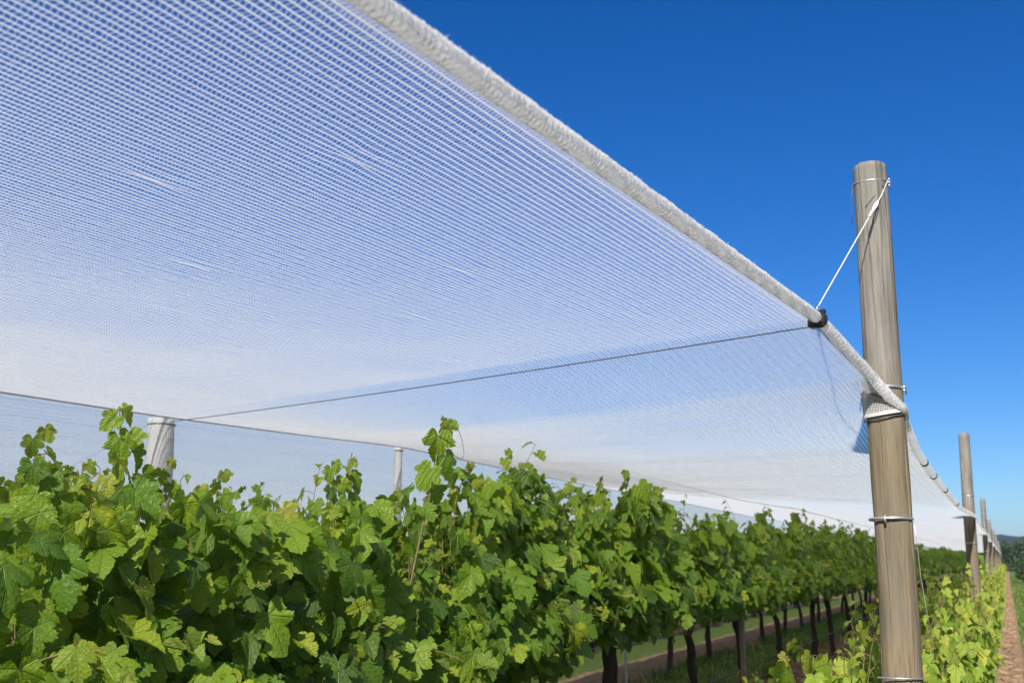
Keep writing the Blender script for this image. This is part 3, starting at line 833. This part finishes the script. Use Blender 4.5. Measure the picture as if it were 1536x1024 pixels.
def edge_roll(parent):
    """net edge rolled round its cable: knobbly knit, tufts of loose fibre"""
    mb = MB(); rng = np.random.default_rng(5)
    t1 = T_P2 + 1.5
    td = np.arange(0.25, t1, .02)
    P = curve(RC, td)
    L = np.concatenate([[0], np.cumsum(np.linalg.norm(np.diff(P, axis=0), axis=1))])
    i_post = np.argmin(np.abs(td - T_POST)); Lp = L[i_post]
    la = np.concatenate([np.arange(.2, Lp + .7, .005), np.arange(Lp + .7, L[-1], .02)])
    P = np.stack([np.interp(la, L, P[:, k]) for k in range(3)], -1)
    for _ in range(6): P[1:-1] = (P[:-2] + 2 * P[1:-1] + P[2:]) / 4
    sides = 30; n = len(P)
    Tn = unit(np.gradient(P, axis=0)); A = unit(np.cross(Tn, [0, 0, 1.0])); B = unit(np.cross(A, Tn))
    th = np.arange(sides) / sides * 2 * PI
    LL, TH = np.meshgrid(la, th, indexing='ij')
    r0 = np.interp(la, [0, Lp - 3, Lp - .4, Lp, Lp + .3, L[-1]], [.0190, .0190, .0188, .0180, .0165, .0155])
    R = r0[:, None] * (1 + .10 * (vnoise(LL * 9, TH * 1.0, 3) - .5)) + .0020 * np.sin(LL * 420 + TH * 4) * np.sin(LL * 420 - TH * 5) + .0016 * np.sin(LL * 38 + TH * 2 + 3 * vnoise(LL * 4, LL * 0, 8)) + .0034 * (vnoise(LL * 90, TH * 5, 6) - .5)
    # ties pinch the roll beyond the post
    pin = np.zeros_like(la)
    ties = [Lp + d for d in (1.55, 2.35, 3.6, 5.4)]
    for q in ties: pin += np.exp(-((la - q) / .03) ** 2)
    Lc = L[np.argmin(np.abs(td - T_CLIP))]
    R = R * (1 - .18 * np.clip(pin, 0, 1) - .30 * np.exp(-((la - Lc) / .03) ** 2))[:, None]
    V = P[:, None] + R[..., None] * (np.cos(TH)[..., None] * A[:, None] + np.sin(TH)[..., None] * B[:, None])
    i = np.arange(n - 1)[:, None] * sides; j = np.arange(sides)[None, :]; j2 = (j + 1) % sides
    F = np.stack([i + j, i + j2, i + sides + j2, i + sides + j], -1).reshape(-1, 4)
    mb.add(V.reshape(-1, 3), F)
    # tufts
    nt_ = 7000; idx = rng.integers(5, np.searchsorted(la, Lp + .2), nt_); idx = idx[np.abs(la[idx] - Lc) > .03]; nt_ = len(idx); tt = rng.uniform(0, 2 * PI, nt_)
    rad = np.cos(tt)[:, None] * A[idx] + np.sin(tt)[:, None] * B[idx]
    b0 = P[idx] + rad * (r0[idx] * .97)[:, None]
    d = unit(rad + rng.normal(0, .7, (nt_, 3))); ln = rng.uniform(.003, .0095, nt_) * np.where(rng.random(nt_) < .06, 1.9, 1)
    sidev = unit(np.cross(d, rng.normal(0, 1, (nt_, 3)))) * .0007
    TV = np.stack([b0 - sidev, b0 + sidev, b0 + d * ln[:, None]], 1).reshape(-1, 3)
    mb.add(TV, np.arange(nt_ * 3).reshape(-1, 3), 1)
    sel = np.arange(0, np.searchsorted(la, Lp + .35)); rr0 = R.mean(1)
    for hnd in (-1, 1):
        for q in range(4):
            ph = q * 2 * PI / 4 + hnd * la[sel] * 2 * PI / (.075 if hnd > 0 else .062) + .25 * np.sin(la[sel] * 11 + q)
            rad = np.cos(ph)[:, None] * A[sel] + np.sin(ph)[:, None] * B[sel]
            tube(mb, P[sel] + rad * (rr0[sel] + .0006 + .0012 * np.sin(la[sel] * 300 + q))[:, None], .0009, 3, 1, None, False)
    o = mb.build('edge_roll', [M['rope'], M['thread']], parent)
    mt = MB(); tr = np.arange(t1 - .1, TT[-1], .8); tube(mt, curve(RC, tr), .015, 8); mt.build('edge_roll', M['rope'], parent)
    for q in ties:
        k = np.searchsorted(la, q)
        ring = P[k] + (r0[k] * .93) * (np.cos(np.linspace(0, 2 * PI, 25))[:, None] * A[k] + np.sin(np.linspace(0, 2 * PI, 25))[:, None] * B[k])
        mr = MB()
        for dd in (-.006, .006): tube(mr, ring + Tn[k] * dd, .0055, 6, 0, None, False)
        mr.build('tie_band', M['blackplastic'], parent)
    return Lp
edge_roll(net)

def wraps():
    """where the roll is lashed to the post: gathered net round the timber and a white cord below it"""
    a = np.linspace(acam - 1.75, acam + 1.75, 40)
    r = .0715
    mb = MB()
    for k, dz in enumerate((0, .006)):
        z = 2.072 + dz - .012 * np.cos(a - acam + 1.1)
        tube(mb, np.stack([PX + (r + .003) * np.cos(a), PY + (r + .003) * np.sin(a), z], -1), .0034, 8, 0, None, True)
    mb.build('lashing', M['cord'], net)
    mb = MB()
    z = 2.066 - .012 * np.cos(a - acam + 1.1) - .006
    tube(mb, np.stack([PX + (r + .001) * np.cos(a), PY + (r + .001) * np.sin(a), z], -1), .0028, 6, 0, None, True); mb.build('lashing', M['darkcable'], net)
    # gathered triangle of net between the roll and the lashing, round the near side of the post
    sidev = []
    aa = np.linspace(acam - 1.75, acam + .9, 34); vv = np.linspace(0, 1, 8)
    mbn = MB(); rows = []
    for q in vv:
        z0 = 2.078 - .012 * np.cos(aa - acam + 1.1)
        z1 = np.interp(aa, [acam - 1.75, acam - .9, acam + .9], [2.205, 2.15, 2.085])
        rows.append(np.stack([PX + (.0735 + .006 * q) * np.cos(aa), PY + (.0735 + .006 * q) * np.sin(aa), z0 + (z1 - z0) * q], -1))
    G = np.array(rows)
    for c in range(0, 34): tube(mbn, G[:, c], .0012, 4, 0, None, False)
    for q in range(8): tube(mbn, G[q], .0010, 4, 0, None, False)
    n, m = G.shape[:2]; i = np.arange(n - 1)[:, None] * m; j = np.arange(m - 1)[None, :]
    mbn.add(G.reshape(-1, 3), np.stack([i + j, i + j + 1, i + m + j + 1, i + m + j], -1).reshape(-1, 4), 1, {'dens': np.full(n * m, .12)})
    mbn.build('gathered_net', [M['thread'], M['film']], net)
wraps()

def hem_and_drape():
    tq = np.arange(T_POST + 1.2, T_P2 + 40, .2); mb = MB(); tube(mb, net_point(np.full(len(tq), .5), tq) - [0, 0, .003], np.interp(tq, [T_POST + 1.2, T_P2], [.0006, .006]), 6); mb.build('seam', M['seam'], net)
    mb = MB(); t = np.arange(0, T_P2 + 30, .25)
    tube(mb, curve(HC, t) + [0, 0, -.004], .0045, 6); mb.build('hem_cord', M['darkcable'], net)
    ysk = np.arange(.5, 26, .12); vk = np.linspace(0, 1, 14); od = np.argsort(HC[:, 1]); tk = np.interp(ysk, HC[od, 1], HC[od, 2])
    Yk, Vk = np.meshgrid(ysk, vk); mb = MB()
    Xk = -4.865 + .02 * np.sin(Yk * 1.7) * Vk; Zk = tk[None] - .004 - .95 * Vk
    n, m = Yk.shape; i = np.arange(n - 1)[:, None] * m; j = np.arange(m - 1)[None, :]
    mb.add(np.stack([Xk, Yk, Zk], -1).reshape(-1, 3), np.stack([i + j, i + j + 1, i + m + j + 1, i + m + j], -1).reshape(-1, 4), 0, {'dens': np.full(n * m, .30)})
    mb.build('hanging_skirt', M['skirt'], net)
    # the next width of net falls away beyond the hem
    ys = np.concatenate([np.arange(.5, 24, .12), np.arange(24, 100, 2.0)]); vs = np.linspace(0, 1, 30)
    order = np.argsort(HC[:, 1]); top = np.interp(ys, HC[order, 1], HC[order, 2])
    Y, Vv = np.meshgrid(ys, vs); top2 = np.broadcast_to(top, Y.shape)
    X = -4.90 - 5.2 * Vv + .05 * (vnoise(Y * 1.2, Vv * 4, 41) - .5) * Vv
    Z = top2 + .002 - Vv * (top2 - 1.78) - .06 * np.sin(PI * Vv) + .03 * (vnoise(Y * .8, Vv * 5, 42) - .5) * np.sin(PI * Vv)
    n, m = Y.shape; i = np.arange(n - 1)[:, None] * m; j = np.arange(m - 1)[None, :]
    dens = .46 + .30 * Vv ** .8
    mb = MB(); mb.add(np.stack([X, Y, Z], -1).reshape(-1, 3), np.stack([i + j, i + j + 1, i + m + j + 1, i + m + j], -1).reshape(-1, 4), 0, {'dens': dens.ravel()})
    for q in range(1, 70):
        f = q / 70.0; tt = ys[(ys < 26)]
        zt = np.interp(tt, HC[order, 1], HC[order, 2])
        Pq = np.stack([-4.90 - 5.2 * f + 0 * tt, tt, zt + .002 - f * (zt - 1.78) - .06 * math.sin(PI * f) + .004], -1)
        tube(mb, Pq, .0026, 3, 1, None, False)
    mb.build('outer_netting', [M['drape'], M['thread']], net)
hem_and_drape()

# ------------------------------------------------------------------ clip, cables, tie
def box_bevel(mb, c, half, R, bev=.2):
    """rounded block: R columns are its axes"""
    a = 1 - bev; pts = []
    for sx_ in (-1, 1):
        for sy_ in (-1, 1):
            for sz_ in (-1, 1):
                pts += [(sx_, sy_ * a, sz_ * a), (sx_ * a, sy_, sz_ * a), (sx_ * a, sy_ * a, sz_)]
    import bmesh
    bm = bmesh.new()
    for p in pts: bm.verts.new(p)
    bmesh.ops.convex_hull(bm, input=bm.verts)
    bm.verts.ensure_lookup_table(); bm.verts.index_update()
    V = np.array([v.co[:] for v in bm.verts]) * half
    V = V @ np.array(R).T + c
    F = [np.array([[v.index for v in f.verts]]) for f in bm.faces]
    tri = [f for f in F]
    mb.add(V, tri); bm.free()
tdir = unit(curve(RC, np.array([T_CLIP + .3]))[0] - curve(RC, np.array([T_CLIP - .3]))[0])
ca = unit(np.cross(tdir, [0, 0, 1.0])); cb = np.cross(ca, tdir); RX = np.stack([tdir, ca, cb], -1)
clip_c = curve(RC, np.array([T_CLIP]))[0]
mb = MB()
box_bevel(mb, clip_c + cb * .0, np.array([.0165, .0245, .0245]), RX, .34)
box_bevel(mb, clip_c - ca * .022 - cb * .014, np.array([.019, .012, .014]), RX, .35)
for q in (-.010, 0, .010):
    an = np.linspace(0, 2 * PI, 25); tube(mb, clip_c + tdir * q + .0262 * (np.cos(an)[:, None] * ca + np.sin(an)[:, None] * cb), .0035, 6, 0, None, False)
clip = mb.build('net_clip', M['blackplastic'], None, False)
tag(clip, 'small black plastic clip gripping the rolled net edge left of the near post', 'clip')
mb = MB(); box_bevel(mb, clip_c + ca * .016 + cb * .026, np.array([.010, .009, .006]), RX, .3); box_bevel(mb, clip_c - ca * .014 + cb * .025, np.array([.006, .010, .007]), RX, .3)
mb.build('clasp', M['blackplastic'], clip, False)
mb = MB(); an = np.linspace(0, 2 * PI, 25)
ring = clip_c + cb * .036 + .010 * (np.cos(an)[:, None] * cb + np.sin(an)[:, None] * tdir)
tube(mb, ring, .0025, 6, 0, None, False); mb.build('eyelet', M['wire'], clip)

def cable(name, pts, r, mat, label, cat, sag=0.0, sides=8, n=40, group=None):
    pts = np.array(pts, float); out = []
    for a, b in zip(pts[:-1], pts[1:]):
        f = np.linspace(0, 1, n)[:, None]; q = a + (b - a) * f; q[:, 2] -= sag * 4 * f[:, 0] * (1 - f[:, 0]); out.append(q)
    mb = MB(); tube(mb, np.concatenate([o[:-1] for o in out] + [out[-1][-1:]]), r, sides)
    o = mb.build(name, mat); tag(o, label, cat, group); return o
cable('support_cable', [clip_c + [-.02, .01, -.022], (-4.88, 5.9, 2.425), (-11.5, 8.0, 2.44)], .0024, M['darkcable'],
      'thin dark cable crossing under the net from the clip to the broad pale post', 'cable', .012)
knot = np.array([PX, PY, 0]) + pl(acam + 1.25, 2.955, .066)
mid = clip_c + cb * .045
mb = MB(); fr = np.linspace(0, 1, 30)[:, None]
front = np.array([PX, PY, 0]) + pl(acam + .55, 2.885, .068)
line = [knot + (front - knot) * f + [0, 0, .0] for f in np.linspace(0, 1, 6)[:-1]] + [front + (mid - front) * f for f in np.linspace(0, 1, 24)]
tube(mb, line, .0022, 8)
tie = mb.build('tie_cord', M['cord']); tag(tie, 'pale tie cord slanting from the near post top down to the black clip', 'cord')
mb = MB(); c0 = front + (mid - front) * .10; ax = unit(mid - front); bx_ = unit(np.cross(ax, toc)); lp = []
for a in np.linspace(0, 2 * PI, 22): lp.append(c0 + ax * (.030 * math.cos(a)) + bx_ * (.0055 * math.sin(a)) + toc * .004)
tube(mb, lp, .0019, 6, 0, None, False)
for k in range(8): 
    q = c0 + ax * (.034 + .005 * k); an = np.linspace(0, 2 * PI, 11)
    tube(mb, q + .0045 * (np.cos(an)[:, None] * bx_ + np.sin(an)[:, None] * np.cross(ax, bx_)), .002, 5, 0, None, False)
mb.build('knot', M['cord'], tie)

# ------------------------------------------------------------------ row hardware
cable('drip_hose', [(ROW1 + .06, -2, .44)] + [(ROW1 + .06 + .01 * math.sin(k), y, .44 + .012 * math.sin(k * 2.3)) for k, y in enumerate(np.arange(0.5, 150, 2.35))], .009, M['hose'],
      'black drip hose strung low along the trunks of the tall vine row', 'hose', .01, 8, 6)
for h, lab in ((.95, 'thin steel wire carrying the vine arms along the tall row'), (1.45, 'thin steel wire through the middle of the tall row foliage')):
    cable('trellis_wire', [(ROW1, -2, h), (ROW1, 150, h)], .0016, M['wire'], lab, 'wire', 0, 5, 30)
def stake(x, y, h, r, mat, lab, name, cap=False):
    mb = MB(); z = np.linspace(-.2, h, 12)
    tube(mb, np.stack([x + .004 * np.sin(z * 5), np.full(12, y), z], -1), r, 8)
    o = mb.build(name, mat); tag(o, lab, 'stake'); return o
stake(ROW1 + .06, 8.33, 1.1, .009, M['wire'], 'slim grey steel rod beside the twin dark trunks at the bottom', 'steel_rod')
stake(ROW1 + .05, 12.45, 1.5, .032, M['stakewood'], 'slim pale wooden stake among the trunks of the tall row', 'wooden_stake')
# second stem of the twin-trunk vine
mb = MB(); z = np.linspace(-.05, .95, 12); tube(mb, np.stack([.02 * np.sin(z * 6), .17 - .10 * z, z], -1), np.linspace(.034, .022, 12), 9)
tw_root = [o for o in bpy.data.objects if o.get('label') == vine_words[3]][0]
mb.build('trunk', M['bark'], tw_root)

# ------------------------------------------------------------------ turf, fallen leaves, clods
def build_grass():
    rng = np.random.default_rng(61); mb = MB()
    def strip(x0, x1, y0, y1, n, h0, h1):
        x = rng.uniform(x0, x1, n); y = y0 + (y1 - y0) * rng.random(n) ** 1.3
        keep = vnoise(x * 2.2, y * 2.2, 12) + rng.normal(0, .12, n) > .36
        x, y = x[keep], y[keep]; k = len(x)
        a = rng.uniform(0, 2 * PI, k); h = rng.uniform(h0, h1, k); lean = rng.uniform(.1, .7, k)
        wd = .004 + .004 * (y / 14)
        dx, dy = np.cos(a), np.sin(a)
        b = np.stack([x, y, np.full(k, -.01)], -1); sv = np.stack([-dy * wd, dx * wd, np.zeros(k)], -1)
        m1 = b + np.stack([dx * h * lean * .35, dy * h * lean * .35, h * .6], -1); tp = b + np.stack([dx * h * lean, dy * h * lean, h], -1)
        V = np.stack([b - sv, b + sv, m1 + sv * .7, m1 - sv * .7, tp], 1).reshape(-1, 3); o = np.arange(k)[:, None] * 5
        mb.add(V, [np.concatenate([o + 0, o + 1, o + 2, o + 3], 1), np.concatenate([o + 3, o + 2, o + 4], 1)], 0, {'tint': np.repeat(np.clip(rng.normal(.5, .25, k), 0, 1), 5)})
    strip(-2.12, -.95, 4, 60, 60000, .05, .17)
    strip(.15, 1.6, 8, 120, 42000, .05, .15)
    strip(-4.6, -3.1, 4, 45, 26000, .05, .16)
    o = mb.build('grass', M['grass'], None, False); tag(o, kind='stuff')
build_grass()
def build_litter():
    """dry prunings and fallen leaves on the bare strips"""
    rng = np.random.default_rng(62); mb = MB()
    for x0, x1, y0, y1, n in ((-3.15, -2.1, 5, 30, 2600), (-.85, .05, 8, 60, 1800)):
        x = rng.uniform(x0, x1, n); y = rng.uniform(y0, y1, n); a = rng.uniform(0, PI, n); L = rng.uniform(.02, .12, n); w_ = rng.uniform(.003, .012, n)
        d = np.stack([np.cos(a) * L, np.sin(a) * L, rng.normal(0, .008, n)], -1); s = np.stack([-np.sin(a) * w_, np.cos(a) * w_, rng.normal(0, .004, n)], -1)
        b = np.stack([x, y, rng.uniform(.045, .075, n)], -1)
        V = np.stack([b - d - s, b + d - s, b + d + s, b - d + s, b + [0, 0, .015]], 1).reshape(-1, 3); o = np.arange(n)[:, None] * 5
        mb.add(V, [np.concatenate([o + p, o + q, o + 4], 1) for p, q in ((0, 1), (1, 2), (2, 3), (3, 0))])
    m = plain('dry_prunings', (.26, .17, .10), .9, .1, 0, 12, .5)
    tag(mb.build('dry_litter', m, None, False), kind='stuff')
build_litter()

def weeds():
    spots = [(-2.35, 10.9, .95, 'knee-high leafy weed clump between the dark trunks of the tall row'), (-2.30, 12.0, .9, 'leafy weed clump at the foot of the slim pale stake'),
             (-2.0, 18.6, .9, 'bright leafy weed clump in the alley just left of the near post'), (-2.9, 15.6, .7, 'small leafy weed clump behind the drip hose')]
    for k, (x, y, sc, lab) in enumerate(spots):
        rng = np.random.default_rng(800 + k); root = empty('weed_clump', (x, y, 0)); lv = Leaves(); st = []
        for j in range(13):
            grow_shoot(rng, lv, st, (rng.normal(0, .06), rng.normal(0, .12), 0), np.array([rng.normal(0, .5), rng.normal(0, .5), 1]), .55 * sc * rng.uniform(.5, 1.2), .05, 1 if j % 2 else -1, .075, 4, .4, .02)
        mb = MB(); lv.out(mb, 'B', rng); mb.build('foliage', M['leaf'], root)
        ms = MB()
        for P, R, a in st: tube(ms, P, R, 3, 0, None, False)
        ms.build('stems', M['cane'], root); tag(root, lab, 'weed')
weeds()

# ------------------------------------------------------------------ far tree belt at the end of the rows
def shrubs():
    t = NT('dark_shrub_leaf'); c = t.ramp(t.attr('tint'), [(0, (.012, .026, .008)), (.6, (.03, .055, .012)), (1, (.07, .10, .02))]); m = M['darkleaf'] = t.surf(t.bsdf(c, .6, None, .25))
    for k, (x, y, sc, lab) in enumerate([(1.35, 84, 1.0, 'dark green shrub at the far end of the soil path'), (3.3, 86, 1.15, 'dark green shrub just right of the one at the end of the path')]):
        rng = np.random.default_rng(900 + k); root = empty('shrub', (x, y, 0)); lv = Leaves()
        for q in range(2600):
            d = unit(rng.normal(0, 1, 3)); r = rng.random() ** .35 * (.8 + .35 * float(vnoise(d[0] * 2 + 5, d[2] * 2 + k, 3)))
            lv.add(np.array([d[0] * 1.05 * r, d[1] * .9 * r, 1.0 + d[2] * 1.0 * r]) * sc, d + rng.normal(0, .5, 3) + [0, 0, .4], rng.normal(0, 1, 3) - [0, 0, .6], rng.uniform(.05, .11), 0, rng.normal(.45, .25))
        mb = MB(); lv.out(mb, 'C', rng); mb.build('foliage', m, root)
        ms = MB()
        for q in range(7): tube(ms, np.array([[rng.normal(0, .08), rng.normal(0, .08), -.05], [rng.normal(0, .2), rng.normal(0, .2), .5], [rng.normal(0, .45), rng.normal(0, .45), 1.2]]) * sc, [.03, .02, .008], 6)
        ms.build('stems', M['bark'], root); tag(root, lab, 'shrub')
shrubs()
def build_treeline():
    rng = np.random.default_rng(70); lv = Leaves()
    n = 20000; x = rng.uniform(-34, 14, n); 
    hgt = 3.2 + 2.2 * vnoise(x * .22, x * 0, 6) + 1.0 * vnoise(x * .9, x * 0, 7)
    z = rng.random(n) ** .8 * hgt; y = 185 + rng.normal(0, 2.2, n) - 1.0 * (1 - z / hgt)
    for k in range(n): lv.add(np.array([x[k], y[k], z[k]]), rng.normal(0, 1, 3) + [0, -.6, .7], rng.normal(0, 1, 3), rng.uniform(.16, .36), 0, rng.normal(.25, .25))
    mb = MB(); lv.out(mb, 'C', rng)
    tag(mb.build('treeline', M['darkleaf']), kind='stuff')
build_treeline()

# ------------------------------------------------------------------ air: pale haze out to the hills
def build_haze():
    t = NT('pale_air'); v = t.n('ShaderNodeVolumePrincipled'); v.inputs['Color'].default_value = (.62, .76, 1, 1); v.inputs['Density'].default_value = .00020
    v.inputs['Anisotropy'].default_value = .2
    t.l(v.outputs[0], t.out.inputs['Volume'])
    x0, x1, y0, y1, z0, z1 = -7000, 7000, -900, 7000, -2, 60
    V = [(x, y, z) for x in (x0, x1) for y in (y0, y1) for z in (z0, z1)]
    mb = MB(); mb.add(V, np.array([[0, 1, 3, 2], [4, 6, 7, 5], [0, 4, 5, 1], [2, 3, 7, 6], [0, 2, 6, 4], [1, 5, 7, 3]]))
    o = mb.build('haze', t.m, None, False); tag(o, kind='stuff')
build_haze()
